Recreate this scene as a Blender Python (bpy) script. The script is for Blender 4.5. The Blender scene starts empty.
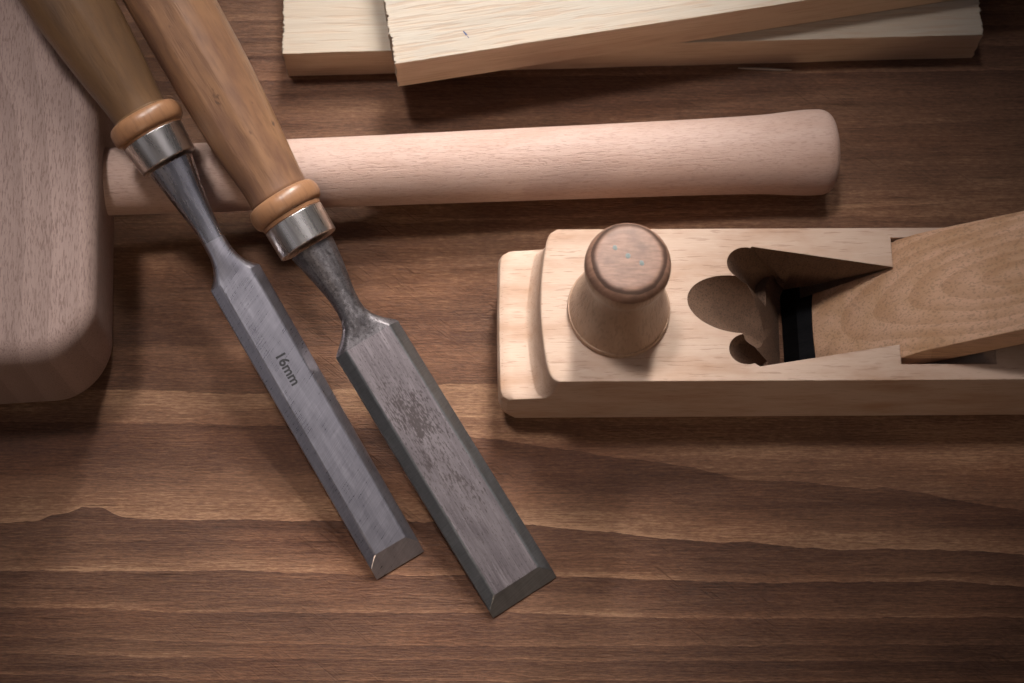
import bpy, bmesh, math, random
from mathutils import Vector, Matrix, noise as mnoise
random.seed(7)
SC = bpy.context.scene
COL = SC.collection
MM = 0.001

# ------------------------------------------------------------------ camera
DIST, TILT, LENS, SENS = 0.520, math.radians(20.0), 61.5, 36.0
CAM = Vector((0, -DIST*math.sin(TILT), DIST*math.cos(TILT)))
FWD = Vector((0, math.sin(TILT), -math.cos(TILT)))
RGT = Vector((1, 0, 0))
UPV = Vector((0, math.cos(TILT), math.sin(TILT)))
FPX = LENS/SENS*1024

def ray(px, py):
    return FWD + RGT*((px-512)/FPX) - UPV*((py-341.5)/FPX)
def P(px, py, z=0.0):
    r = ray(px, py); t = (z-CAM.z)/r.z
    return CAM + r*t
def proj(p):
    d = p-CAM; w = d.dot(FWD)
    return (512+d.dot(RGT)/w*FPX, 341.5-d.dot(UPV)/w*FPX, w)

cd = bpy.data.cameras.new('camera'); cam = bpy.data.objects.new('camera', cd); COL.objects.link(cam)
cam.location = CAM; cam.rotation_euler = (TILT, 0, 0)
cd.lens = LENS; cd.sensor_width = SENS; cd.clip_start = 0.01; cd.clip_end = 50
cd.dof.use_dof = True; cd.dof.focus_distance = DIST-0.020; cd.dof.aperture_fstop = 16
SC.camera = cam

# ------------------------------------------------------------------ helpers
def link(name, me, mat, parent=None):
    o = bpy.data.objects.new(name, me); COL.objects.link(o)
    if mat: me.materials.append(mat)
    if parent: o.parent = parent
    return o
def tag(o, label=None, cat=None, group=None, kind=None):
    if label: o['label'] = label
    if cat: o['category'] = cat
    if group: o['group'] = group
    if kind: o['kind'] = kind
    return o
def empty(name, M):
    o = bpy.data.objects.new(name, None); COL.objects.link(o)
    o.empty_display_size = 0.01; o.matrix_world = M
    return o
def finish(bm, name, smooth=35):
    bmesh.ops.recalc_face_normals(bm, faces=bm.faces[:])
    me = bpy.data.meshes.new(name); bm.to_mesh(me); bm.free()
    if smooth is not None:
        me.polygons.foreach_set('use_smooth', [True]*len(me.polygons))
        me.set_sharp_from_angle(angle=math.radians(smooth))
    return me
def loft(rings, name, smooth=35, caps=True):
    bm = bmesh.new(); vr = [[bm.verts.new(p) for p in r] for r in rings]
    n = len(rings[0])
    for a, b in zip(vr, vr[1:]):
        for i in range(n):
            bm.faces.new((a[i], a[(i+1) % n], b[(i+1) % n], b[i]))
    if caps:
        bm.faces.new(vr[0][::-1]); bm.faces.new(vr[-1])
    return finish(bm, name, smooth)
def smoothprofile(pts, sub=6):
    """Catmull-Rom through (x, r) points"""
    out = []
    for i in range(len(pts)-1):
        p0 = pts[max(i-1, 0)]; p1 = pts[i]; p2 = pts[i+1]; p3 = pts[min(i+2, len(pts)-1)]
        for k in range(sub):
            t = k/sub; q = []
            for c in (0, 1):
                a, b, d, e = p0[c], p1[c], p2[c], p3[c]
                q.append(0.5*(2*b+(d-a)*t+(2*a-5*b+4*d-e)*t*t+(3*b-a-3*d+e)*t**3))
            out.append(tuple(q))
    out.append(pts[-1]); return out
def lathe(profile, name, axis='X', seg=64, rfun=None, smooth=35, zc=0.0):
    rings = []
    for s, r in profile:
        r = max(r, 1e-6); ring = []
        for k in range(seg):
            a = 2*math.pi*k/seg; rr = r*(rfun(s, a) if rfun else 1)
            c, d = rr*math.cos(a), rr*math.sin(a)
            ring.append((s, c, d+zc) if axis == 'X' else (c, d, s))
        rings.append(ring)
    return loft(rings, name, smooth)
def bent(me, f):
    for v in me.vertices: v.co.y += f(v.co.x)
    return me
def interp(x, pts):
    if x <= pts[0][0]: return pts[0][1]
    for (a, b), (c, d) in zip(pts, pts[1:]):
        if x <= c: return b+(d-b)*(x-a)/(c-a)
    return pts[-1][1]

# ------------------------------------------------------------------ materials
class NT:
    def __init__(s, name):
        s.m = bpy.data.materials.new(name); s.m.use_nodes = True
        s.t = s.m.node_tree; s.n = s.t.nodes; s.n.clear()
        s.out = s.n.new('ShaderNodeOutputMaterial')
        s.b = s.n.new('ShaderNodeBsdfPrincipled')
        s.t.links.new(s.b.outputs[0], s.out.inputs[0])
        s.tc = s.n.new('ShaderNodeTexCoord').outputs['Object']
    def L(s, a, b): s.t.links.new(a, b)
    def mapping(s, scale, rot=(0, 0, 0), loc=(0, 0, 0), src=None):
        n = s.n.new('ShaderNodeMapping'); n.inputs['Scale'].default_value = scale
        n.inputs['Rotation'].default_value = rot; n.inputs['Location'].default_value = loc
        s.L(src or s.tc, n.inputs[0]); return n.outputs[0]
    def noise(s, vec, scale=1, detail=4, rough=.55, dist=0):
        n = s.n.new('ShaderNodeTexNoise'); n.inputs['Scale'].default_value = scale
        n.inputs['Detail'].default_value = detail; n.inputs['Roughness'].default_value = rough
        n.inputs['Distortion'].default_value = dist
        s.L(vec, n.inputs['Vector']); return n.outputs['Fac']
    def wave(s, vec, scale, dist=2, dscale=1, kind='BANDS', direction='X', detail=2, prof='SAW'):
        n = s.n.new('ShaderNodeTexWave'); n.wave_type = kind; n.wave_profile = prof
        if kind == 'BANDS': n.bands_direction = direction
        else: n.rings_direction = direction
        n.inputs['Scale'].default_value = scale; n.inputs['Distortion'].default_value = dist
        n.inputs['Detail'].default_value = detail; n.inputs['Detail Scale'].default_value = dscale
        s.L(vec, n.inputs['Vector']); return n.outputs['Fac']
    def ramp(s, fac, stops, interp='LINEAR'):
        n = s.n.new('ShaderNodeValToRGB'); r = n.color_ramp; r.interpolation = interp
        while len(r.elements) < len(stops): r.elements.new(0.5)
        for e, (p, c) in zip(r.elements, stops):
            e.position = p; e.color = (c, c, c, 1) if not hasattr(c, '__len__') else (*c[:3], 1)
        s.L(fac, n.inputs[0]); return n.outputs[0]
    def mix(s, fac, a, b, mode='MIX'):
        n = s.n.new('ShaderNodeMix'); n.data_type = 'RGBA'; n.blend_type = mode
        for i, v in ((0, fac), (6, a), (7, b)):
            if hasattr(v, 'is_output'): s.L(v, n.inputs[i])
            elif i == 0: n.inputs[0].default_value = v
            else: n.inputs[i].default_value = (*v[:3], 1)
        return n.outputs[2]
    def math(s, op, a, b=0.0, clamp=False):
        n = s.n.new('ShaderNodeMath'); n.operation = op; n.use_clamp = clamp
        for i, v in ((0, a), (1, b)):
            if hasattr(v, 'is_output'): s.L(v, n.inputs[i])
            else: n.inputs[i].default_value = v
        return n.outputs[0]
    def attr(s, name):
        n = s.n.new('ShaderNodeAttribute'); n.attribute_name = name; return n.outputs['Fac']
    def bump(s, h, strength, dist, bevel=0):
        n = s.n.new('ShaderNodeBump'); n.inputs['Strength'].default_value = strength
        n.inputs['Distance'].default_value = dist; s.L(h, n.inputs['Height'])
        if bevel:
            b = s.n.new('ShaderNodeBevel'); b.samples = 6; b.inputs['Radius'].default_value = bevel
            s.L(b.outputs[0], n.inputs['Normal'])
        s.L(n.outputs[0], s.b.inputs['Normal'])
    def set(s, **k):
        for a, v in k.items():
            i = s.b.inputs[a.replace('_', ' ')]
            if hasattr(v, 'is_output'): s.L(v, i)
            elif hasattr(v, '__len__'): i.default_value = (*v[:3], 1)
            else: i.default_value = v

def axes(g, along, across):
    """scale triple: g = grain axis"""
    return tuple(along*1000 if c == g else across*1000 for c in 'XYZ')

def wood(name, light, dark, grain='X', ring=0.25, ring_scale=0.12, pore=None, pore_len=(.35, 2.2), pore_amt=.35,
         stain=None, stain_amt=.3, rough=.55, bump=.25, bevel=0.0004, fibre=.25, seed=0.0, spec=.3, arch=None, pth=(.53, .63), knots=None):
    w = NT(name); off = (seed*3.1, seed*1.7, seed*2.3)
    base = w.mapping(axes(grain, .012, ring_scale), loc=off)
    if arch:
        ringf = w.wave(w.mapping(arch[0], loc=arch[1]), 1.0, 3.0, .6, 'RINGS', arch[2], 3, 'SAW')
    else:
        ringf = w.noise(base, 1, 3, .5, .8)
    ringf = w.ramp(ringf, [(.25, 0), (.75, 1)])
    fib = w.noise(w.mapping(axes(grain, .09, 2.6), loc=off), 1, 5, .65)
    fib = w.ramp(fib, [(.3, 0), (.7, 1)])
    f = w.math('ADD', w.math('MULTIPLY', ringf, ring), w.math('MULTIPLY', fib, fibre))
    f = w.math('ADD', f, (1-ring-fibre)*.5, True)
    col = w.mix(f, light, dark)
    if stain:
        sf = w.ramp(w.noise(w.mapping(axes(grain, .035, .11), loc=(off[1]+5, off[0], 2)), 1, 4, .6), [(.42, 0), (.72, 1)])
        col = w.mix(w.math('MULTIPLY', sf, stain_amt), col, stain)
    h = fib
    if pore:
        pf = w.noise(w.mapping(axes(grain, *pore_len), loc=(off[2], 3, off[0])), 1, 2, .5)
        pf = w.ramp(pf, [(pth[0], 0), (pth[1], 1)])
        col = w.mix(w.math('MULTIPLY', pf, pore_amt), col, pore)
        h = w.math('SUBTRACT', w.math('MULTIPLY', fib, .5), pf)
    if knots:
        kf = w.ramp(w.noise(w.mapping(axes(grain, .14, .30), loc=(off[0]+8, 1, off[2])), 1, 3, .6), [(.66, 0), (.73, 1)])
        col = w.mix(w.math('MULTIPLY', kf, .8), col, knots)
    w.set(Base_Color=col, Roughness=rough, Specular_IOR_Level=spec)
    w.bump(h, bump, .00025, bevel)
    return w.m

M = {}
# table : brown stained softwood board, growth bands come from the "tone" corner attribute
w = NT('stained_table_wood')
tone = w.attr('tone')
fib = w.math('ADD', w.math('MULTIPLY', w.noise(w.mapping((110, 2400, 1000)), 1, 6, .72), .5), w.math('MULTIPLY', w.noise(w.mapping((430, 1900, 1000)), 1, 4, .7), .5))
fib = w.ramp(fib, [(.36, 0), (.64, 1)])
med = w.noise(w.mapping((14, 330, 100), loc=(3, 1, 0)), 1, 5, .6, .6)
cloud = w.noise(w.mapping((22, 48, 30), loc=(1, 7, 0)), 1, 3, .5)
f = w.math('ADD', w.math('ADD', w.math('MULTIPLY', tone, .86), .06), w.math('MULTIPLY', w.math('SUBTRACT', fib, .5), .52))
f = w.math('ADD', f, w.math('MULTIPLY', w.math('SUBTRACT', med, .5), .60))
f = w.math('ADD', f, w.math('MULTIPLY', w.math('SUBTRACT', cloud, .5), .55), True)
col = w.ramp(f, [(0, (.038, .0175, .0104)), (.35, (.097, .0450, .0260)), (.7, (.197, .101, .0565)), (1, (.355, .206, .117))])
warm = w.ramp(w.noise(w.mapping((16, 40, 30), loc=(9, 2, 4)), 1, 3, .5), [(.45, 0), (.75, 1)])
col = w.mix(w.math('ADD', w.math('MULTIPLY', warm, .30), .06), col, w.mix(1.0, col, (1.25, .86, .62), 'MULTIPLY'))
# saw scratches running obliquely across the grain
sv = w.mapping((70, 2600, 100), src=w.mapping((1, 1, 1), rot=(0, 0, math.radians(38))))
scr = w.ramp(w.noise(sv, 1, 2, .5, .2), [(.60, 0), (.70, 1)])
scm = w.ramp(w.noise(w.mapping((13, 17, 10), loc=(4, 4, 0)), 1, 2, .5), [(.42, 0), (.62, 1)])
scr = w.math('MULTIPLY', scr, scm)
dk = w.ramp(w.noise(w.mapping((45, 1500, 100), loc=(2, 5, 0)), 1, 3, .6), [(.63, 0), (.72, 1)])
col = w.mix(w.math('MULTIPLY', dk, .45), col, (.035, .019, .013))
col = w.mix(w.math('MULTIPLY', scr, .24), col, (.05, .028, .02))
h = w.math('SUBTRACT', w.math('SUBTRACT', fib, w.math('MULTIPLY', dk, .7)), w.math('MULTIPLY', scr, 1.0))
w.set(Base_Color=col, Roughness=.50, Specular_IOR_Level=.32)
w.bump(h, 1.0, .00024)
M['table'] = w.m

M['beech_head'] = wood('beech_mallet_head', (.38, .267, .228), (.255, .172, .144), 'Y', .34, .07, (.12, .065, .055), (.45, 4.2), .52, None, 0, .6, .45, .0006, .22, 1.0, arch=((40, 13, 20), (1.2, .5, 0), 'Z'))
M['beech_handle'] = wood('beech_mallet_handle', (.60, .43, .355), (.43, .285, .23), 'X', .22, .16, (.20, .10, .075), (.48, 3.0), .24, (.36, .19, .12), .30, .5, .5, .0004, .28, 2.0)
M['plane_wood'] = wood('pale_plane_wood', (.62, .455, .350), (.49, .342, .254), 'X', .22, .22, (.26, .14, .085), (.16, 1.9), .40, (.37, .195, .105), .70, .58, .26, .0005, .24, 3.0, pth=(.60, .68))
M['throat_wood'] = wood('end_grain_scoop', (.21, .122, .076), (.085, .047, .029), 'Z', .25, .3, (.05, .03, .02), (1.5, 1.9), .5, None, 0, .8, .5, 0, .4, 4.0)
M['wedge_wood'] = wood('wedge_wood', (.80, .515, .345), (.60, .345, .21), 'X', .46, .1, (.22, .12, .07), (.16, 1.7), .32, (.46, .245, .10), .55, .58, .35, .0006, .20, 5.0,
                       arch=((38, 105, 60), (-1.15, -.35, 0), 'Z'))
M['knob_wood'] = wood('knob_wood', (.49, .325, .222), (.33, .202, .132), 'Z', .25, .13, (.19, .11, .075), (.2, 1.4), .30, (.30, .17, .10), .4, .42, .25, .0002, .26, 6.0, spec=.4)
M['chisel_wood'] = wood('varnished_chisel_wood', (.335, .180, .094), (.19, .096, .051), 'X', .40, .10, (.12, .06, .035), (.10, 1.0), .30, (.105, .052, .040), .85, .36, .18, .0002, .22, 7.0, spec=.45, knots=(.05, .025, .018))
M['chisel_wood_olive'] = wood('old_varnished_chisel_wood', (.200, .110, .052), (.115, .061, .030), 'X', .35, .10, (.10, .055, .03), (.10, 1.0), .28, (.075, .043, .027), .75, .36, .18, .0002, .22, 8.4, spec=.45)
M['pine_edge_bounce'] = wood('pine_edge_warm_bounce', (.62, .465, .34), (.48, .325, .222), 'X', .38, .20, (.30, .18, .11), (.06, 1.2), .25, (.44, .27, .17), .35, .7, .4, .0003, .30, 13.0)  # same pine, painted warmer: bounce light put into the edge colour
M['pine'] = wood('rough_sawn_pine', (.49, .438, .368), (.365, .305, .24), 'X', .34, .16, (.40, .27, .18), (.06, .9), .40, (.55, .38, .25), .35, .75, .45, .0003, .32, 9.0)
M['pine_low'] = wood('planed_pine', (.49, .425, .345), (.365, .295, .225), 'X', .32, .18, (.40, .27, .18), (.06, .9), .30, (.52, .36, .24), .3, .75, .4, .0003, .32, 11.0)

def steel(name, c, c2, rough, rough2, scratch=(300, 6000, 800), rot=0.0, spots=None, metal=1.0, bump=.15, bevel=.0003, spot_pos=None):
    w = NT(name)
    n1 = w.noise(w.mapping((60, 420, 160)), 1, 5, .7)
    sc = w.noise(w.mapping(scratch, src=w.mapping((1, 1, 1), rot=(0, 0, rot))), 1, 3, .6)
    f = w.math('ADD', w.math('MULTIPLY', n1, .5), w.math('MULTIPLY', sc, .5))
    f = w.ramp(f, [(.32, 0), (.68, 1)])
    col = w.mix(f, c, c2); r = w.math('ADD', w.math('MULTIPLY', f, rough2-rough), rough); h = sc
    met = metal
    if spots:
        sp = w.ramp(w.noise(w.mapping(spots[0]), 1, 4, .6), [(spots[1], 0), (spots[1]+.06, 1)])
        if spot_pos:                      # a worn patch of the face, in the blade's own coordinates
            g = w.n.new('ShaderNodeVectorMath'); g.operation = 'LENGTH'
            w.L(w.mapping(spot_pos[1], loc=spot_pos[0]), g.inputs[0])
            near = w.math('SUBTRACT', 1.0, g.outputs['Value'], True)
            base = w.noise(w.mapping(spots[0]), 1, 5, .65)
            lump = w.ramp(w.noise(w.mapping((95, 150, 100), loc=(.3, 2, 0)), 1, 3, .6), [(.40, .25), (.60, 1)])
            near = w.math('MULTIPLY', near, lump)
            sp = w.ramp(w.math('ADD', base, w.math('MULTIPLY', near, .30)), [(.575, 0), (.675, 1)])
        col = w.mix(w.math('MULTIPLY', sp, spots[2]), col, spots[3])
        r = w.math('ADD', r, w.math('MULTIPLY', sp, .25))
    w.set(Base_Color=col, Roughness=r, Metallic=met, Specular_IOR_Level=.5)
    w.bump(h, bump, .0001, bevel)
    return w.m
M['blade_bright'] = steel('bright_blade_steel', (.46, .43, .465), (.68, .64, .685), .25, .36, (120, 3600, 800), math.radians(64), ((900, 2600, 900), .70, .6, (.08, .065, .06)), 1.0, .20)
M['blade_worn'] = steel('worn_blade_steel', (.19, .158, .162), (.37, .322, .33), .36, .50, (60, 4200, 600), 0.0, ((620, 2300, 900), .66, .78, (.050, .038, .036)), 1.0, .45, .0003,
                        ((-.050*30, -.0005*100, 0), (30, 100, 0)))
M['blade_side'] = steel('dark_unpolished_steel', (.185, .188, .19), (.29, .29, .292), .38, .50, (90, 2600, 600), math.radians(80), None, 1.0, .35, .0003)
M['shank_polished'] = steel('polished_dark_shank', (.40, .38, .40), (.56, .53, .56), .22, .32, (60, 900, 900), 0, ((1500, 2600, 1500), .70, .6, (.05, .04, .04)), 1.0, .15, .0003)
M['shank_forged'] = steel('forged_black_steel', (.12, .105, .105), (.30, .275, .28), .34, .55, (900, 900, 900), 0, ((2200, 2200, 2200), .56, .5, (.05, .04, .04)), 1.0, .55, .0003)
M['bead_wood'] = wood('varnished_bead', (.38, .19, .092), (.25, .12, .058), 'X', .40, .16, (.12, .06, .035), (.10, 1.0), .25, (.16, .08, .045), .4, .35, .1, 0, .22, 12.0, spec=.5)
M['ferrule'] = steel('nickel_ferrule', (.66, .61, .57), (.75, .70, .66), .24, .34, (60, 60, 3000), 0, ((700, 700, 700), .70, .4, (.25, .2, .17)), 1.0, .06, .0003)
M['iron'] = steel('dark_plane_iron', (.018, .018, .020), (.035, .035, .038), .4, .55)
def plain(name, c, rough=.6, var=.25, scale=600):
    w = NT(name); f = w.noise(w.mapping((scale,)*3), 1, 3, .6)
    w.set(Base_Color=w.mix(f, c, tuple(v*(1-var) for v in c)), Roughness=rough); return w.m
M['etch'] = plain('etched_black', (.018, .016, .018))
w = NT('burnt_end_grain')
g = w.n.new('ShaderNodeVectorMath'); g.operation = 'LENGTH'; w.L(w.mapping((100, 100, 0)), g.inputs[0])
nz = w.noise(w.mapping((170, 170, 170)), 1, 3, .5)
rr = w.math('ADD', g.outputs['Value'], w.math('MULTIPLY', w.math('SUBTRACT', nz, .5), .18))
ringm = w.ramp(rr, [(.84, 0), (.93, 1), (1.02, 1), (1.11, 0)])
eg = w.ramp(w.noise(w.mapping((260, 1500, 300), rot=(0, 0, .6)), 1, 4, .6), [(.3, 0), (.7, 1)])
blot = w.ramp(w.noise(w.mapping((190, 190, 100), loc=(3, 1, 0)), 1, 3, .6), [(.45, 0), (.7, 1)])
col = w.mix(eg, (.37, .205, .138), (.22, .118, .078))
col = w.mix(w.math('MULTIPLY', blot, .6), col, (.15, .085, .058))
col = w.mix(w.math('MULTIPLY', ringm, .85), col, (.055, .030, .022))
w.set(Base_Color=col, Roughness=.5); w.bump(eg, .2, .0002)
M['burn'] = w.m
M['teal'] = plain('pale_teal_fleck', (.25, .28, .265), .9)
M['ink'] = plain('blue_ink', (.03, .05, .16), .5)

# ------------------------------------------------------------------ table
LN = [  # growth lines of the board (traced at the table), tone just above and just below, tone mid-way below
 ([(0,-420),(1024,-440)], .5, .4, .5), ([(0,-330),(1024,-350)], .6, .35, .4), ([(0,-250),(1024,-265)], .55, .4, .5),
 ([(0,-180),(1024,-195)], .6, .35, .5), ([(0,-110),(1024,-125)], .6, .4, .5), ([(0,-50),(1024,-62)], .6, .42, .55),
 ([(0,-10),(1024,-20)], .6, .42, .55), ([(0,25),(230,21),(1024,10)], .60, .40, .55), ([(0,42),(250,38),(1024,25)], .60, .40, .58),
 ([(0,58),(270,56),(1024,45)], .62, .42, .56), ([(0,82),(290,80),(1024,70)], .6, .4, .52), ([(0,120),(290,117),(600,120),(840,128),(1024,118)], .6, .54, .60),
 ([(0,170),(500,168),(840,165),(937,162),(1024,158)], .58, .72, .64), ([(0,200),(500,196),(824,191),(903,188),(1008,182)], .58, .80, .66),
 ([(0,222),(110,223),(334,222),(500,221),(600,216),(824,209),(929,204),(1022,197)], .80, .74, .66),
 ([(0,285),(113,284),(180,280),(353,281),(400,277),(456,279),(494,284),(700,290),(1024,300)], .52, .58, .48),
 ([(0,351),(110,349),(150,347),(200,346),(240,346),(306,346),(337,346),(419,346),(494,345),(700,350),(1024,360)], .32, .56, .46),
 ([(0,392),(110,390),(150,389.5),(200,393),(240,394),(290,393),(325,390),(445,384),(495,384),(700,395),(1024,410)], .38, .86, .78),
 ([(0,421),(150,423),(300,426),(400,430),(500,440),(600,455),(690,467),(739,478),(778,482),(797,481),(836,486),(866,490),(883,488),(925,494),(961,501),(994,507),(1024,511)], .52, .30, .32),
 ([(0,482),(150,481),(300,478),(420,482),(540,492),(640,506),(760,520),(1024,538)], .46, .54, .78),
 ([(0,523),(40,521),(50,516),(75,511),(82,507),(103,508),(118,516),(150,519),(250,520),(330,521),(430,522),(533,525),(561,528),(592,531),(622,533),(656,538),(689,540),(722,543),(750,542),(800,547),(838,550),(889,549),(980,551),(1024,555)], .86, .30, .42),
 ([(0,570),(150,571),(250,571),(370,575),(434,575),(558,576),(600,578),(765,583),(850,582),(952,581),(1024,586)], .70, .30, .42),
 ([(0,608),(100,608),(170,612),(370,613),(513,613),(600,617),(765,618),(1024,618)], .62, .36, .42),
 ([(0,637),(100,638),(190,642),(300,644),(397,646),(600,646),(1024,645)], .52, .34, .42),
 ([(0,653),(100,655),(150,657),(300,659),(600,661),(1024,661)], .58, .36, .40),
 ([(0,674),(120,676),(190,679),(300,680),(600,681),(1024,682)], .58, .34, .42),
 ([(0,705),(1024,712)], .55, .34, .42), ([(0,745),(1024,755)], .55, .34, .42), ([(0,800),(1024,808)], .6, .34, .42), ([(0,880),(1024,890)], .6, .34, .42), ([(0,1010),(1024,1010)], .5, .4, .42)]
xs = [-700, -520, -380, -260, -160, -90, -40, -16] + [i*4 for i in range(0, 257)] + [1050, 1100, 1170, 1260, 1380, 1520, 1720]
def line_world(k):
    """world y of growth line k at each table x"""
    out = []
    ptsw = [P(x, y, 0) for x, y in LN[k][0]]
    tab = [(p.x, p.y) for p in ptsw]
    for X in XW:
        y = interp(X, tab)
        y += .00045*mnoise.noise((X*70, k*7.3, 0)) + .00028*mnoise.noise((X*260, k*3.1, 5)) + .00020*mnoise.noise((X*900, k*1.7, 9))+.00012*mnoise.noise((X*2300, k*4.7, 2))
        out.append(y)
    return out
XW = [P(x, 341.5, 0).x for x in xs]
rows = [line_world(k) for k in range(len(LN))]
bm = bmesh.new(); tl = bm.loops.layers.float.new('tone')
NS = 5
grid = []; tones = []
for k in range(len(LN)-1):
    for s in range(NS if k < len(LN)-2 else NS+1):
        t = s/NS
        grid.append([bm.verts.new((X, rows[k][i]+(rows[k+1][i]-rows[k][i])*t, 0)) for i, X in enumerate(XW)])
def tone_at(k, t):
    below, mid, nxt = LN[k][2], LN[k][3], LN[k+1][1]
    return below+(mid-below)*t/.5 if t < .5 else mid+(nxt-mid)*((t-.5)/.5)**1.6+.12*max(0, (t-.8)/.2)
r = 0
for k in range(len(LN)-1):
    for s in range(NS):
        ta, tb = tone_at(k, s/NS), tone_at(k, (s+1)/NS)
        a, b = grid[r], grid[r+1]
        for i in range(len(XW)-1):
            f = bm.faces.new((a[i], b[i], b[i+1], a[i+1]))
            f.loops[0][tl] = ta; f.loops[1][tl] = tb; f.loops[2][tl] = tb; f.loops[3][tl] = ta
        r += 1
# board thickness: skirt down to -30 mm
edge = [e for e in bm.edges if e.is_boundary]
ext = bmesh.ops.extrude_edge_only(bm, edges=edge)
for v in [g for g in ext['geom'] if isinstance(g, bmesh.types.BMVert)]: v.co.z = -.03
bmesh.ops.recalc_face_normals(bm, faces=bm.faces[:])
if sum(f.normal.z for f in bm.faces) < 0: bmesh.ops.reverse_faces(bm, faces=bm.faces[:])
me = bpy.data.meshes.new('table_surface'); bm.to_mesh(me); bm.free()
tag(link('table_surface', me, M['table']), 'brown stained wooden table top with wavy horizontal growth rings', 'table', kind='structure')

# ------------------------------------------------------------------ mallet
def frame(origin, ex, up):
    ex = ex.normalized(); ey = up.cross(ex).normalized(); ez = ex.cross(ey)
    m = Matrix((ex, ey, ez)).transposed().to_4x4(); m.translation = origin; return m
HEAD_H = 42*MM
zA, zB = 21.5*MM, 12.2*MM
A = P(40, 184.5, zA); B = P(838.5, 151.5, zB)
mallet = empty('mallet', frame(Vector((A.x, A.y, 0)), Vector((B.x-A.x, B.y-A.y, 0)), Vector((0, 0, 1))))
tag(mallet, 'pale beech joiner mallet with thick rounded head and long round handle, lying under both chisels', 'mallet')
MI = mallet.matrix_world.inverted()
def near_axis(O, D, px, py):
    """parameter s along the axis O + s D nearest to the view ray of a pixel, and metres per pixel there"""
    r = ray(px, py).normalized(); w0 = O-CAM
    b = D.dot(r); d = D.dot(w0); e = r.dot(w0)
    s = (b*e-d)/(1-b*b)
    p = O+D*s
    return s, (p-CAM).dot(FWD)/FPX
D = (B-A).normalized()
edge_s = near_axis(A, D, 114, 183)[0]
prof = []
for px, top, bot in ((60,147,214),(114,146,213.5),(200,141.5,211),(290,138,207.5),(400,133.5,204),(520,127.5,200),(640,122,196.5),(720,118.3,195),(762,115.8,195),(786,112.6,195.5),(806,110.6,196.2),(820,110.6,195.8)):
    s, k = near_axis(A, D, px, (top+bot)/2); prof.append((s, (bot-top)/2*k))
prof = smoothprofile(prof, 5)
sE, k = near_axis(A, D, 834.5, 152)
s0, r0 = prof[-1]
for j in range(1, 9):
    a = j/8*math.pi/2
    prof.append((s0+(sE-s0)*.86*math.sin(a), r0-10.5*k*(1-math.cos(a))-2*k*j/8))
prof += [(sE-.0003, prof[-1][1]*.75), (sE, prof[-1][1]*.4), (sE, 1e-6)]
me = lathe(prof, 'handle', seg=80, rfun=lambda s, a: 1+.004*mnoise.noise((s*60, math.cos(a)*1.5, math.sin(a)*1.5)))
h = link('handle', me, M['beech_handle'], mallet)
h.matrix_local = MI @ frame(A, D, Vector((0, 0, 1)))
# head: rounded block, long way north-south, faces slightly crowned
ys = (MI @ P(40, 404.5, 3*MM)).y
yn = -ys*.96
xe = (MI @ P(109, 190, 24*MM)).x
xw = xe-78*MM
bm = bmesh.new(); bmesh.ops.create_cube(bm, size=1)
for v in bm.verts:
    v.co = Vector(((xw+xe)/2+v.co.x*(xe-xw), (ys+yn)/2+v.co.y*(yn-ys), HEAD_H/2+v.co.z*HEAD_H))
bmesh.ops.bevel(bm, geom=[e for e in bm.edges if abs(e.verts[0].co.z-e.verts[1].co.z) > .01], offset=16*MM, segments=12, affect='EDGES', profile=.5)
bmesh.ops.bevel(bm, geom=[e for e in bm.edges if abs(e.verts[0].co.z-e.verts[1].co.z) < 1e-5 and len(e.link_faces) == 2 and abs(e.link_faces[0].normal.z-e.link_faces[1].normal.z) > .5],
                offset=6.5*MM, segments=8, affect='EDGES', profile=.5)
yc = (ys+yn)/2; hy = (yn-ys)/2; xc = (xw+xe)/2
for v in bm.verts:
    q = (v.co.y-yc)/hy
    v.co.x -= math.copysign(3.6*MM*q*q, v.co.x-xc)*min(1, abs(v.co.x-xc)/(xe-xc))
    if v.co.x > xc: v.co.x += 3.2*MM*(v.co.z/HEAD_H-.25)
me = finish(bm, 'head', 40)
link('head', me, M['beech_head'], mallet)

# ------------------------------------------------------------------ chisels
def blade_ring(x, b, c, e, t, h):
    """trapezoid with bevelled sides, cut off at height h by the ground tip bevel"""
    h = min(h, t)
    w_ = b if h <= e else b-(b-c)*(h-e)/(t-e)
    e_ = min(e, h*.999)
    a = (.28 if h > t-1e-6 else .03)*MM
    p1 = (b, h) if h <= e else (w_+a, h-a*(h-e)/(b-w_))
    p2 = (w_-a, h)
    return [(-b, 0), (b, 0), (b, e_), p1, p2, (-p2[0], p2[1]), (-p1[0], p1[1]), (-b, e_)]
SUB = (8, 2, 4, 1, 8, 1, 4, 2)
ANG = (212, 328, 345, 410, 418, 482, 490, 555, 572)
def ring_from(cor, x):
    out = []
    for i in range(8):
        (a, b), (c, d) = cor[i], cor[(i+1) % 8]
        for k in range(SUB[i]):
            t = k/SUB[i]; out.append((x, a+(c-a)*t, b+(d-b)*t))
    return out
def round_ring(x, ry, rz, zc, n=2.3):
    out = []
    for i in range(8):
        for k in range(SUB[i]):
            a = math.radians(ANG[i]+(ANG[i+1]-ANG[i])*k/SUB[i])
            ca, sa = math.cos(a), math.sin(a)
            out.append((x, ry*math.copysign(abs(ca)**(2/n), ca), zc+rz*math.copysign(abs(sa)**(2/n), sa)))
    return out
def lerp_ring(a, b, t):
    return [tuple(p[i]+(q[i]-p[i])*t if i else p[0] for i in range(3)) for p, q in zip(a, b)]

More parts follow.
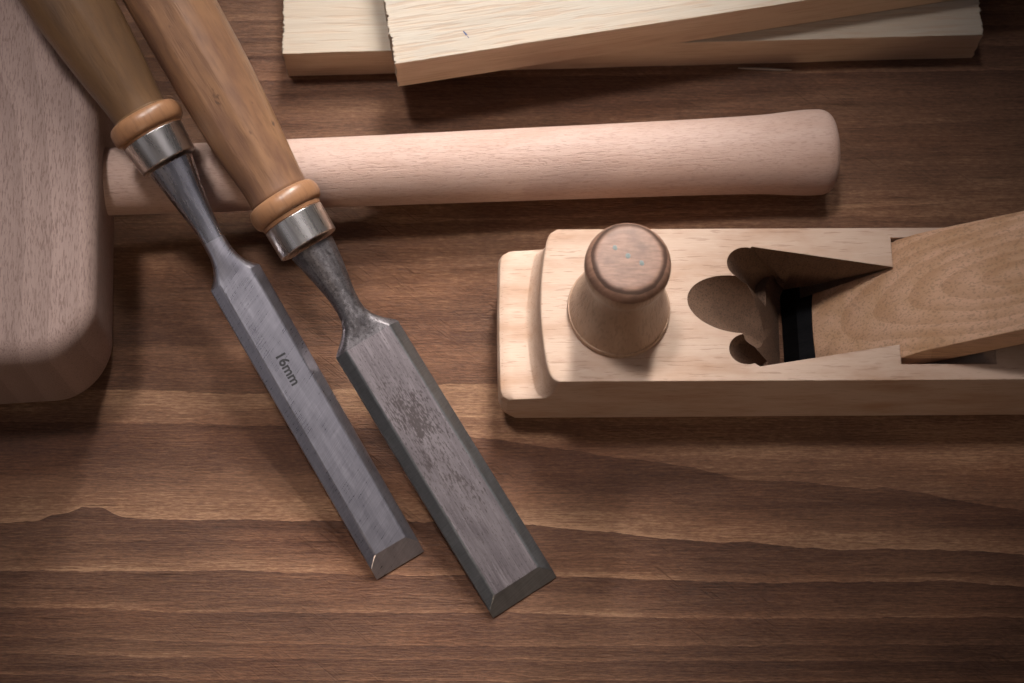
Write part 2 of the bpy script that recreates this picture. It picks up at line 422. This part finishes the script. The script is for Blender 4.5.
def chisel(label, tip_px, far_px, far_z, bw, t_sh, t_tip, e_sh, topfrac, bevel_len, stations, sh_px, shoulder, ferr, bead, handle, m_blade, m_shank, m_side, m_handle, group, shank_n=2.3, roll=0.0, flats=()):
    T = P(*tip_px, .0002); F = P(*far_px, far_z)
    zc = t_sh*.5
    F.z -= zc
    Dv = (F-T).normalized()
    Mx = frame(T, Dv, Vector((0, 0, 1))) @ Matrix.Rotation(roll, 4, 'X')
    root = tag(empty('chisel', Mx), label, 'chisel', group)
    Mi = Mx.inverted(); cl = Mi @ CAM
    def ax3(px, py):
        """local x, local y on the plane of the handle's centre line, metres per pixel"""
        r = Mi.to_3x3() @ ray(px, py); t = (zc-cl.z)/r.z; p = cl+r*t
        return p.x, p.y, t/FPX
    ax = lambda px, py: (ax3(px, py)[0], ax3(px, py)[2])
    cen = []
    s_sh, k_sh = ax(*sh_px)
    rings = []
    k0 = ax(*tip_px)[1]
    def section(x):
        u = min(1, x/s_sh); t = t_tip+(t_sh-t_tip)*u; e = e_sh*(.8+.2*u)
        b = bw[0]+(bw[1]-bw[0])*u
        hh = .35*MM+(t-.35*MM)*x/bevel_len
        return b, b*topfrac, e, t, hh
    nb = 5
    t_here = t_tip+(t_sh-t_tip)*.05
    xe_ = bevel_len*(e_sh*.8-.35*MM)/(t_here-.35*MM)
    X = [0, xe_*.5, xe_, xe_+(bevel_len-xe_)*.5, bevel_len] + [bevel_len+(s_sh-bevel_len)*k/10 for k in range(1, 11)]
    for x in X: rings.append(ring_from(blade_ring(x, *section(x)), x))
    base = blade_ring(s_sh, *section(s_sh))
    # shoulder flows into the round shank
    st = []
    for px, py, wpx in stations:
        s, y_, k = ax3(px, py); st.append((s, wpx/2*k)); cen.append((s, y_))
    for px, py in (ferr[0][:2], ferr[1][:2], bead[:2]): cen.append(ax3(px, py)[:2])
    for px, py, wpx in handle: cen.append(ax3(px, py)[:2])
    cen = [(s_sh, 0.0)]+sorted(cen)
    cen = smoothprofile(cen, 4)
    bend = lambda s: interp(s, cen)
    s_n, r_n = st[0]
    for u, wf in shoulder:            # u: 0 at shoulder .. 1 at neck, wf: width between
        x = s_sh+(s_n-s_sh)*u
        yb = bw[1]+(r_n-bw[1])*wf
        cor = [(p[0]*yb/bw[1], p[1]) for p in base]
        rr = round_ring(x, yb, zc+(r_n*.86-zc)*wf, zc, shank_n)
        rings.append(lerp_ring(ring_from(cor, x), rr, min(1, wf**.8)))
    for s, r in smoothprofile(st, 5)[1:]:
        rings.append(round_ring(s, r, r*.86, zc+(s-s_n)*0, shank_n))
    sF0 = ax(*ferr[0][:2])[0]; sF1 = ax(*ferr[1][:2])[0]
    rings = [[(x, y+bend(x), z) for x, y, z in rg] for rg in rings]
    me = loft(rings, 'blade', 9)
    bl = link('blade', me, m_blade, root)
    if m_shank:                        # forged part of the same bar: second material by position
        s_mat = s_sh-.1*MM if m_side != m_blade else s_n-.2*MM
        me.materials.append(m_shank); me.materials.append(m_side)
        for p in me.polygons:
            if p.center.x > s_mat: p.material_index = 1
            elif p.normal.z < .985 and p.normal.x < .9: p.material_index = 2
    # ferrule
    kF = ax(*ferr[0][:2])[1]
    r0, r1 = ferr[0][2]/2*kF, ferr[1][2]/2*kF
    fl = [(sF0, r0*.80), (sF0, r0*.97), (sF0+.25*MM, r0), (sF0+.8*MM, r0+ (r1-r0)*.1), (sF1, r1), (sF1+.3*MM, r1*.9)]
    link('ferrule', bent(lathe(fl, 'ferrule', seg=72, smooth=30, zc=zc), bend), M['ferrule'], root)
    # handle with turned bead
    kB = ax(*bead[:2])[1]; sb = ax(*bead[:2])[0]; rb = bead[2]/2*kB; hb = bead[3]/2*kB
    pr = [(sF1-.4*MM, r1*.3), (sF1-.2*MM, r1*.93), (sF1+.1*MM, r1*.98)]
    pr = [(sF1-.2*MM, r1*.5), (sF1-.2*MM, r1*.9), (sF1+.35*MM, r1*.99), (sb-hb*1.0, r1*1.02)]
    for j in range(0, 13):
        a = math.pi*(j/12)
        rin = rb*.80
        pr.append((sb-hb*math.cos(a)*.98, rin+(rb-rin)*math.sin(a)**.75))
    hp = []
    for px, py, wpx in handle:
        s, k = ax(px, py); hp.append((s, wpx/2*k))
    pr += smoothprofile(hp, 6)
    sl, rl = pr[-1]
    for j in range(1, 8):
        a = j/7*math.pi/2; pr.append((sl+6*MM*math.sin(a), rl*(1-.9*(1-math.cos(a)))))
    s_start = hp[0][0]
    def rf(s, a):
        if s < s_start: return 1
        v = min(1, (s-s_start)/(12*MM)); g = 1.0
        for fa, depth in flats:
            c = math.cos(a-fa)
            if c > 0: g = min(g, (1-depth*v)/max(c, 1e-3))
        return min(1.0, g)*(1+.006*mnoise.noise((s*50, math.cos(a)*1.3, math.sin(a)*1.3)))
    ho = link('handle', bent(lathe(pr, 'handle', seg=96, rfun=rf, smooth=30, zc=zc), bend), m_handle, root)
    ho.data.materials.append(M['bead_wood'])
    for p in ho.data.polygons:
        if p.center.x < sb+hb*.97: p.material_index = 1
    return root, Mx, T, Dv, section, s_sh, bl, ax

GRP = 'bevel edged wood chisels'
c1 = chisel('narrow bright steel chisel marked 16mm, dark olive wooden handle resting across the mallet head', (400.3, 565.5), (147, 124.5), 49*MM,
            (7.75*MM, 7.75*MM), 4.3*MM, 3.4*MM, 2.5*MM, .64, 6.6*MM,
            [(215, 243, 23), (205, 225, 25), (188, 196, 34), (171, 165, 47)], (236, 277),
            [(.06, .14), (.16, .38), (.30, .62), (.48, .82), (.70, .95)],
            [(169.5, 162.5, 59), (153.5, 136.5, 64)], (147, 124.5, 76, 22),
            [(140, 113, 56), (132, 100, 58), (112, 68, 68), (88, 30, 77), (68, 0, 81.5), (40, -48, 85), (10, -98, 84), (-20, -148, 78)],
            M['blade_bright'], M['shank_polished'], M['blade_bright'], M['chisel_wood_olive'], GRP, 3.2, 0.0, ((math.radians(75), .03), (math.radians(-110), .03)))
c2 = chisel('wide worn grey steel chisel with honey coloured handle, crossing over the mallet handle', (524.8, 597.5), (285.5, 205.5), 39.5*MM,
            (10.65*MM, 10.15*MM), 4.6*MM, 3.2*MM, 1.9*MM, .70, 5.6*MM,
            [(349, 308, 25.5), (341, 294, 28), (328, 272, 37), (312, 248, 47)], (367.5, 339),
            [(.08, .08), (.2, .28), (.36, .55), (.55, .80), (.78, .95)],
            [(309, 245, 63), (293.5, 219, 64)], (285.5, 205.5, 76, 22),
            [(279, 195, 62), (270, 178, 63), (245, 135, 72), (212, 75, 79), (170, 0, 82.5), (142, -50, 84), (112, -100, 83), (82, -150, 77)],
            M['blade_worn'], M['shank_forged'], M['blade_side'], M['chisel_wood'], GRP, 2.1, 0.0, ((math.radians(70), .045), (math.radians(122), .03), (math.radians(-118), .05)))

# stamped size mark on the narrow blade
root, Mx, T, Dv, section, s_sh, bl, ax = c1
cu = bpy.data.curves.new('mark', 'FONT'); cu.body = '16mm'; cu.size = 4.0*MM; cu.align_x = 'CENTER'; cu.align_y = 'CENTER'; cu.extrude = .02*MM; cu.offset = .11*MM
to = bpy.data.objects.new('mark', cu); COL.objects.link(to)
dg = bpy.context.evaluated_depsgraph_get(); dg.update()
me = bpy.data.meshes.new_from_object(to.evaluated_get(dg)); bpy.data.objects.remove(to)
me.name = 'size_mark'; me.materials.clear()
sT, _ = ax(287, 369)
tm = link('size_mark', me, M['etch'], bl)
tT = section(sT)[3]
slope = math.atan2(section(s_sh)[3]-section(10*MM)[3], s_sh-10*MM)
tm.matrix_local = Matrix.Translation((sT, .15*MM, tT+.015*MM)) @ Matrix.Rotation(-slope, 4, 'Y') @ Matrix.Rotation(math.pi, 4, 'Z')

# ------------------------------------------------------------------ hand plane
def solve_h(px, ptop, pbot, zb=0):
    y = P(px, pbot, zb).y; lo, hi = 0, .08
    for _ in range(50):
        m = (lo+hi)/2
        if P(px, ptop, m).y > y: lo = m
        else: hi = m
    return lo
H = solve_h(700, 381.3, 419.5, 0.0*MM)
O = P(541, 305, H); O.z = 0
pl = tag(empty('hand_plane', Matrix.Translation(O) @ Matrix.Rotation(math.radians(.3), 4, 'Z')),
         'pale wooden hand plane with turned front knob, dark open throat and large wedge', 'hand plane')
PI_ = pl.matrix_world.inverted()
def Q(px, py, z): return PI_ @ P(px, py, z)
yS, yN = Q(600, 381.5, H).y, Q(600, 229.3, H).y
ZL = 20.0*MM
xL = Q(496.5, 320, ZL).x
xR = xL+215*MM
xT = 0.0
rb = 2.2*MM
side = [(xL+10*MM, 0), (xL+5.5*MM, .8*MM), (xL+2.3*MM, 2.6*MM), (xL+.6*MM, 5.5*MM), (xL, 9*MM), (xL+.1*MM, ZL-2.5*MM), (xL+.8*MM, ZL-.8*MM), (xL+2.2*MM, ZL-.1*MM)]
xcov = Q(524, 320, ZL).x
side.append(((xL+xcov)/2, ZL))
for j in range(0, 9):
    a = j/8*math.pi/2
    side.append((xcov+(xT-.2*MM-xcov)*math.sin(a), ZL+(H-.6*MM-ZL)*(1-math.cos(a))))
side += [(xT+.1*MM, H-.2*MM), (xT+.6*MM, H)]
nside_left = len(side)
side += [(xT+30*MM, H), (xR-1*MM, H), (xR, H-1*MM), (xR, 1*MM), (xR-1*MM, 0)]
Yc, Yh = (yS+yN)/2, (yN-yS)/2
rings = []
NY = 28
edge_r = 1.3*MM
vs = []
for j in range(NY+1):
    q = -1+2*j/NY
    vs.append(math.copysign(abs(q)**.6, q) if q else 0.0)
for v in vs:
    y = Yc+Yh*v; ring = []
    end = max(0, abs(v)*Yh-(Yh-3.6*MM))/(3.6*MM)            # corner rounding in plan
    for i, (x, z) in enumerate(side):
        if i < nside_left:
            curve = 2.7*MM*(v*v)                                # crowned front edge of the top
            if z > ZL+.2*MM or i >= 9: x = x+curve*(1 if x > xcov+.1*MM else .3)+1.9*MM*(1-math.sqrt(max(0, 1-end*end)))
            else: x = x+2.4*MM*(1-math.sqrt(max(0, 1-end*end)))+.5*MM*v*v
            if 0 < z <= ZL and i <= 8 and abs(v) > .8: z = z-.5*MM*end
        ring.append((x, y, z))
    rings.append(ring)
# round the long edges a little: pull the outermost slices in at top and bottom
for rg, v in ((rings[0], 1), (rings[-1], -1)):
    for i, (x, y, z) in enumerate(rg):
        k = 0
        if z < .5*MM: k = 1.6*MM
        elif z < 2*MM: k = .7*MM
        rg[i] = (x, y+v*k, z)
def mesh_from(verts, faces, name):
    me = bpy.data.meshes.new(name); me.from_pydata(verts, [], faces); 
    bm = bmesh.new(); bm.from_mesh(me); bmesh.ops.recalc_face_normals(bm, faces=bm.faces[:]); bm.to_mesh(me); bm.free(); return me
bodyme = loft(rings, 'body', 30)
body = link('body', bodyme, M['plane_wood'], pl)
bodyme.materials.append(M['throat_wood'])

cutters = []
def cutter(me, mi=0):
    me.materials.clear(); me.materials.append(M['plane_wood']); me.materials.append(M['throat_wood'])
    for p in me.polygons: p.material_index = mi
    o = bpy.data.objects.new('cut', me); COL.objects.link(o); o.parent = pl; cutters.append(o)
def prism(top, zt, bot, zb, name='cut'):
    n = len(top); v = [(x, y, zt) for x, y in top]+[(x, y, zb) for x, y in bot]
    f = [tuple(range(n)), tuple(range(2*n-1, n-1, -1))]+[(i, (i+1) % n, n+(i+1) % n, n+i) for i in range(n)]
    return mesh_from(v, f, name)
q2 = lambda px, py, z=H: (Q(px, py, z).x, Q(px, py, z).y)
xW0 = Q(899, 305, H).x                    # wedge face meets the top here
zWe = 8.5*MM
xWe = Q(812, 318, zWe).x
sl = (H-zWe)/(xW0-xWe)                    # slope of the wedge face
xI = Q(781, 318, 1.0*MM).x               # tip of the iron
xBd = Q(996, 360, H).x                    # rear end of the slot
# throat between the cheeks
tp = [q2(741, 256), q2(752, 246.5), q2(893.5, 267.3), q2(903.5, 343.2), q2(760, 366.5), q2(743, 356)]
xf = Q(774, 318, 2*MM).x
ext = lambda p, dx: (p[0]+dx, p[1])
dzz = H+2*MM
shift = lambda p: (p[0]+(xf-q2(735, 300)[0]), p[1])
bt = [shift(tp[0]), (shift(tp[0])[0]+2*MM, tp[1][1]), (xI+3.5*MM, tp[2][1]+2*MM), (xI+3.5*MM, tp[3][1]-2*MM), (shift(tp[0])[0]+2*MM, tp[4][1]), shift(tp[5])]
gx = [(b[0]-t[0])/(dzz) for t, b in zip(tp, bt)]
# top polygon is extended upward by the same slopes so that it crosses z = H at the traced outline
topx = [(t[0]-g*1*MM*1.0, t[1]) for t, g in zip(tp, gx)]
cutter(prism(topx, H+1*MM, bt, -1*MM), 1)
# slot for wedge and iron
yWs, yWn = Q(940, 364, H).y, Q(900, 237.5, H).y
def xz_prism(poly, y0, y1, name):
    n = len(poly); v = [(x, y0, z) for x, z in poly]+[(x, y1, z) for x, z in poly]
    f = [tuple(range(n)), tuple(range(2*n-1, n-1, -1))]+[(i, (i+1) % n, n+(i+1) % n, n+i) for i in range(n)]
    return mesh_from(v, f, name)
up = 1*MM
slot = [(xW0-.6*MM+up/sl, H+up), (xI-.6*MM+.2*MM, -1*MM+.5*MM), (xI+5*MM, -1*MM), (xBd, H), (xBd, H+up)]
cutter(xz_prism([(xW0-.7*MM+up/sl, H+up), (xWe-.7*MM-(zWe+1*MM)/sl, -1*MM), (xI+6*MM, -1*MM), (xBd, H-.2*MM), (xBd, H+up)], yWs, yWn, 'cut'))
# gouged lobes and thumb scoop at the front of the throat
def cyl(p0, p1, r0, r1, name='cut', seg=40):
    d = (p1-p0); fm = frame(p0, d, Vector((0, 1, 0)))
    rings = []
    for k, (s, r) in enumerate(((0, r0), (d.length, r1))):
        rings.append([fm @ Vector((s, r*math.cos(2*math.pi*i/seg), r*math.sin(2*math.pi*i/seg))) for i in range(seg)])
    return loft(rings, name, None)
def lobe(px, py, rpx, lean):
    c = Q(px, py, H); dn = Vector((lean, 0, -1)).normalized()
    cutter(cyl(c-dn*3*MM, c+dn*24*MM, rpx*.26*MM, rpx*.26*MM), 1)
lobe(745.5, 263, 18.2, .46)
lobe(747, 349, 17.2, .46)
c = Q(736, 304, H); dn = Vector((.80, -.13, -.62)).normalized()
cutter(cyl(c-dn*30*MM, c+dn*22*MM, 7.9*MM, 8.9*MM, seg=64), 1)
for o in cutters:
    m_ = body.modifiers.new('b', 'BOOLEAN'); m_.operation = 'DIFFERENCE'; m_.object = o; m_.solver = 'EXACT'
dg = bpy.context.evaluated_depsgraph_get(); dg.update()
nm = bpy.data.meshes.new_from_object(body.evaluated_get(dg))
body.modifiers.clear(); old = body.data; body.data = nm; nm.name = 'body'
for o in cutters:
    md = o.data; bpy.data.objects.remove(o); bpy.data.meshes.remove(md)
bpy.data.meshes.remove(old)
nm.polygons.foreach_set('use_smooth', [True]*len(nm.polygons)); nm.set_sharp_from_angle(angle=math.radians(28))

# wedge
wy0, wy1 = Q(940, 356.5, H).y, yWn-.1*MM
tpw = []                                    # upper face, slightly crowned
Lw = 84*MM
for k in range(0, 15):
    x = xWe+Lw*k/14
    z = zWe+sl*(x-xWe)
    u = x-xW0
    if u > -2*MM: z -= sl*.46*((u+2*MM)**2/(2*9*MM) if u < 7*MM else u-2.5*MM)
    tpw.append((x, z))
bedsl = (H-1*MM)/(xBd-xI-4*MM)
botw = []
for k in range(14, -1, -1):
    x = xWe+Lw*k/14
    zb = max(zWe-.6*MM*0-1.2*MM, (x-xI-4*MM)*bedsl+6.2*MM/math.cos(math.atan(bedsl)))
    botw.append((x, min(zb, tpw[k][1]-1.0*MM)))
poly = tpw+botw
n = len(poly); NYW = 12
rings = []
for j in range(NYW+1):
    v = -1+2*j/NYW; y = (wy0+wy1)/2+(wy1-wy0)/2*v
    rg = []
    for i, (x, z) in enumerate(poly):
        xx = x+ (1.6*MM*v*v if i == 0 or i == n-1 else 0)
        yy = y-(max(0, x-xW0)*.055*max(0, v))
        rg.append((xx, yy, z))
    rings.append(rg)
wm = loft(rings, 'wedge', 30)
bmw = bmesh.new(); bmw.from_mesh(wm)
bmesh.ops.bevel(bmw, geom=[e for e in bmw.edges if len(e.link_faces) == 2 and e.link_faces[0].normal.angle(e.link_faces[1].normal) > 1.0 and min(v.co.z for v in e.verts) > H-6*MM and min(v.co.y for v in e.verts) > (wy0+wy1)/2], offset=1.6*MM, segments=6, affect='EDGES')
bmw.to_mesh(wm); bmw.free()
wm.polygons.foreach_set('use_smooth', [True]*len(wm.polygons)); wm.set_sharp_from_angle(angle=math.radians(35))
# wedge mesh gets its own origin on the face so that its figure is centred there
org = Vector((xW0-3*MM, Q(880, 312, H).y, H))
wm.transform(Matrix.Translation(-org))
wo = link('wedge', wm, M['wedge_wood'], pl); wo.location = org
# iron
a = math.atan(bedsl)
ipoly = []
ix0, ix1 = xI, xWe+66*MM
for x, off in ((ix0, 0), (ix1, 0)):
    ipoly.append((x, (x-xI)*bedsl+.4*MM+2.6*MM))
ipoly = [(xI+.2*MM, .5*MM), (xI+1.6*MM, .5*MM+.2*MM), (ix1, (ix1-xI-1.6*MM)*bedsl+.7*MM), (ix1, (ix1-xI-1.6*MM)*bedsl+3.4*MM), (xI+4*MM, (2.4*MM)*bedsl+3.4*MM)]
im = xz_prism(ipoly, wy0+2*MM, wy1-1.6*MM, 'iron')
link('iron', im, M['iron'], pl)

# knob
kc = Q(618.5, 309.5, H)
kprof = [(-.5, 14.0), (0, 14.3), (1.2, 14.35), (2.0, 14.1), (2.3, 13.7), (6, 12.9), (10, 12.1), (14, 11.3), (18, 10.5), (21.5, 10.1), (24.5, 10.2), (27, 10.7), (29.5, 11.2), (32, 11.35), (34.2, 11.05), (35.8, 10.2), (36.7, 9.1)]
kp = [(-.5*MM, 13.2*MM)]+smoothprofile([(a_*MM, b_*MM) for a_, b_ in kprof[1:]], 4)
kp2 = kp+[(36.9*MM, 8.4*MM), (37.0*MM, 7.6*MM), (37.0*MM, .001*MM)]
km = lathe(kp2, 'knob', 'Z', 72, smooth=40)
km.materials.append(M['knob_wood']); km.materials.append(M['burn'])
ko = link('knob', km, None, pl); ko.location = (kc.x, kc.y, H)
ko.rotation_euler = (math.radians(0), math.radians(1.0), 0)
for p in km.polygons:
    r_ = math.hypot(p.center.x, p.center.y)
    if p.center.z > 33.0*MM: p.material_index = 1
for dx, dy in ((-3.6, 2.9), (-.3, .6), (3.2, -1.4)):
    bm = bmesh.new(); bmesh.ops.create_cone(bm, cap_ends=True, segments=10, radius1=.75*MM, radius2=.55*MM, depth=.12*MM)
    for v in bm.verts: v.co.x *= .75+.3*random.random(); v.co.y *= .9+.4*random.random()
    d_ = link('teal_fleck', finish(bm, 'teal_fleck', 30), M['teal'], ko); d_.location = (dx*MM, dy*MM, 37.04*MM)

# ------------------------------------------------------------------ boards
def board(name, p_l, p_r, zb, th, depth, label, mat, rag_l=True, rag_r=True, xl_extra=0, xr_extra=0, seed=0):
    """p_l, p_r: ground points of the front top corners at height zb+th"""
    a = P(*p_l, zb+th); b = P(*p_r, zb+th)
    d = Vector((b.x-a.x, b.y-a.y, 0)); Lb = d.length+xr_extra
    fm = frame(Vector((a.x, a.y, zb)), d, Vector((0, 0, 1)))
    NX, NYB, NZ = 90, 260, 8
    bm = bmesh.new()
    def rag(y, z, s):
        return .40*MM*mnoise.noise((y*700, z*260, s))+.75*MM*max(-.2, mnoise.noise((y*3900, z*900, s+4)))+.4*MM*mnoise.noise((y*120, 0, s+9))
    def pt(i, j, k):
        u, v, w_ = i/NX, j/NYB, k/NZ
        x, y, z = u*Lb, v*depth, w_*th
        if i == 0 and rag_l: x += rag(y, z, seed)
        if i == NX and rag_r: x += rag(y, z, seed+20)
        n_ = .10*MM*mnoise.noise((x*40, y*500, z*500+seed))
        if k == NZ: z += n_
        if j == 0:
            y += .14*MM*mnoise.noise((x*60, z*600, seed+3))
            if k == NZ: y += .12*MM+.1*MM*mnoise.noise((x*300, 2, seed)); z -= .05*MM
        return (x, y, z)
    vd = {}
    def V(i, j, k):
        if (i, j, k) not in vd: vd[(i, j, k)] = bm.verts.new(pt(i, j, k))
        return vd[(i, j, k)]
    for i in range(NX):
        for j in range(NYB):
            for k in (0, NZ): bm.faces.new((V(i, j, k), V(i+1, j, k), V(i+1, j+1, k), V(i, j+1, k)))
    for i in range(NX):
        for k in range(NZ):
            for j in (0, NYB): bm.faces.new((V(i, j, k), V(i+1, j, k), V(i+1, j, k+1), V(i, j, k+1)))
    for j in range(NYB):
        for k in range(NZ):
            for i in (0, NX): bm.faces.new((V(i, j, k), V(i, j+1, k), V(i, j+1, k+1), V(i, j, k+1)))
    me = finish(bm, name, 40)
    o = link(name, me, mat); o.matrix_world = fm
    me.materials.append(M['pine_edge_bounce'])
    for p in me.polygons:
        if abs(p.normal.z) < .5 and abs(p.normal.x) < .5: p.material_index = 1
    return tag(o, label, 'board', 'rough sawn pine boards'), fm
T1 = solve_h(335, 53, 75.3)
b1, _ = board('pine_board', (283, 54), (983, 35), 0, T1, 62*MM, 'long pine board lying flat on the table beneath the other, its right end bare', M['pine_low'], seed=3)
yb_ = None
def solve_th(px1, py1, px2, py2, zb):
    y = P(px2, py2, zb).y; lo, hi = 0, .06
    for _ in range(50):
        m = (lo+hi)/2
        if P(px1, py1, zb+m).y > y: lo = m
        else: hi = m
    return lo
T2 = solve_th(398, 63.5, 399, 86, T1+.3*MM)
b2, fm2 = board('pine_board', (395.5, 64), (809, 0), T1+.3*MM, T2, 52*MM, 'pine board with small blue pen mark, laid askew on top of the other board', M['pine'], xr_extra=120*MM, seed=11)
print('H', H, 'T1', T1, 'T2', T2, 'tilts')
# blue pen stroke
bm = bmesh.new()
pc = fm2.inverted() @ P(465.5, 34.5, T1+T2)
for (ax_, ay_, bx_, by_, wd) in ((-.5, 1.0, .3, -.5, .28), (.3, -.7, .75, -1.5, .10)):
    d_ = Vector((bx_-ax_, by_-ay_, 0)); n_ = Vector((-d_.y, d_.x, 0)).normalized()*wd
    q = [Vector((ax_, ay_, 0))+n_*.6, Vector((ax_, ay_, 0))-n_*.6, Vector((bx_, by_, 0))-n_, Vector((bx_, by_, 0))+n_]
    lo_ = [bm.verts.new(v*MM+Vector((0, 0, 0))) for v in q]; hi_ = [bm.verts.new(v*MM+Vector((0, 0, .05*MM))) for v in q]
    bm.faces.new(lo_); bm.faces.new(hi_)
    for i in range(4): bm.faces.new((lo_[i], lo_[(i+1) % 4], hi_[(i+1) % 4], hi_[i]))
pm = link('pen_mark', finish(bm, 'pen_mark', 30), M['ink'], b2); pm.location = (pc.x, pc.y, T2+.10*MM)
# loose splinter under the long board
a = P(738, 67.5, .6*MM); b = P(792, 69.5, .6*MM)
rings = []
for k in range(13):
    t = k/12; p = a.lerp(b, t); wv = (.42*math.sin(math.pi*t)**.6+.05)*MM
    dz = .5*MM*math.sin(math.pi*t*1.0)
    rings.append([(p.x, p.y-wv, p.z-.5*MM+.02*MM+dz*.3), (p.x, p.y+wv, p.z-.5*MM+.05*MM+dz*.3), (p.x, p.y, p.z+dz*.3-.1*MM)])
so = link('wood_splinter', loft(rings, 'wood_splinter', 60), M['pine'])
tag(so, 'thin pale wood splinter sticking out under the front edge of the long board', 'splinter')

# ------------------------------------------------------------------ light
def area(name, loc, target, sx, sy, power, color, spread=180):
    ld = bpy.data.lights.new(name, 'AREA'); ld.shape = 'RECTANGLE'; ld.size = sx; ld.size_y = sy
    ld.energy = power; ld.color = color; ld.spread = math.radians(spread)
    o = bpy.data.objects.new(name, ld); COL.objects.link(o)
    o.location = loc; o.rotation_euler = (Vector(target)-Vector(loc)).to_track_quat('-Z', 'Y').to_euler()
    return o
def sph(az, el, r, c=(0, 0, 0)):   # az clockwise from north (+Y)
    az, el = math.radians(az), math.radians(el)
    return (c[0]+r*math.cos(el)*math.sin(az), c[1]+r*math.cos(el)*math.cos(az), c[2]+r*math.sin(el))
TG = (-.024, .028, .01)
for el, pw in ((35, .062), (47, .072), (59, .064)):          # a bank of three soft lamps, all aimed at the tools
    area('key_lamp', sph(11, el, .95, TG), TG, .16, .21, pw, (1.0, .962, .928), 9.6)
area('fill_softbox', sph(-35, 74, 1.1, TG), TG, .30, .30, .165, (1.0, .955, .95), 10.5)
area('added_front_fill', sph(168, 30, 1.1, TG), TG, .36, .36, .050, (1.0, .74, .52), 14)  # added unseen lamp, a warm fill standing in for bounce on front faces
area('added_blade_fill', sph(110, 70, 1.1, TG), TG, .45, .45, .25, (.95, .92, 1.0))  # added unseen lamp, gives the blade faces something bright to reflect
area('added_bevel_fill', sph(240, 40, 1.1, TG), TG, .5, .5, .22, (.95, .93, 1.0))  # added unseen lamp, mirrored by the left blade bevels
W = bpy.data.worlds.new('World'); SC.world = W; W.use_nodes = True
nt = W.node_tree; bg = nt.nodes['Background']; bg.inputs[1].default_value = .036
tc = nt.nodes.new('ShaderNodeTexCoord'); sx_ = nt.nodes.new('ShaderNodeSeparateXYZ'); rp = nt.nodes.new('ShaderNodeValToRGB')
nt.links.new(tc.outputs['Generated'], sx_.inputs[0]); nt.links.new(sx_.outputs['Z'], rp.inputs[0]); nt.links.new(rp.outputs[0], bg.inputs[0])
rp.color_ramp.elements[0].position = 0.0; rp.color_ramp.elements[0].color = (1.22, 1.0, .92, 1)
rp.color_ramp.elements[1].position = .75; rp.color_ramp.elements[1].color = (1.05, .98, 1.14, 1)

SC.view_settings.view_transform = 'Standard'; SC.view_settings.look = 'None'
SC.view_settings.exposure = 0; SC.view_settings.gamma = 1
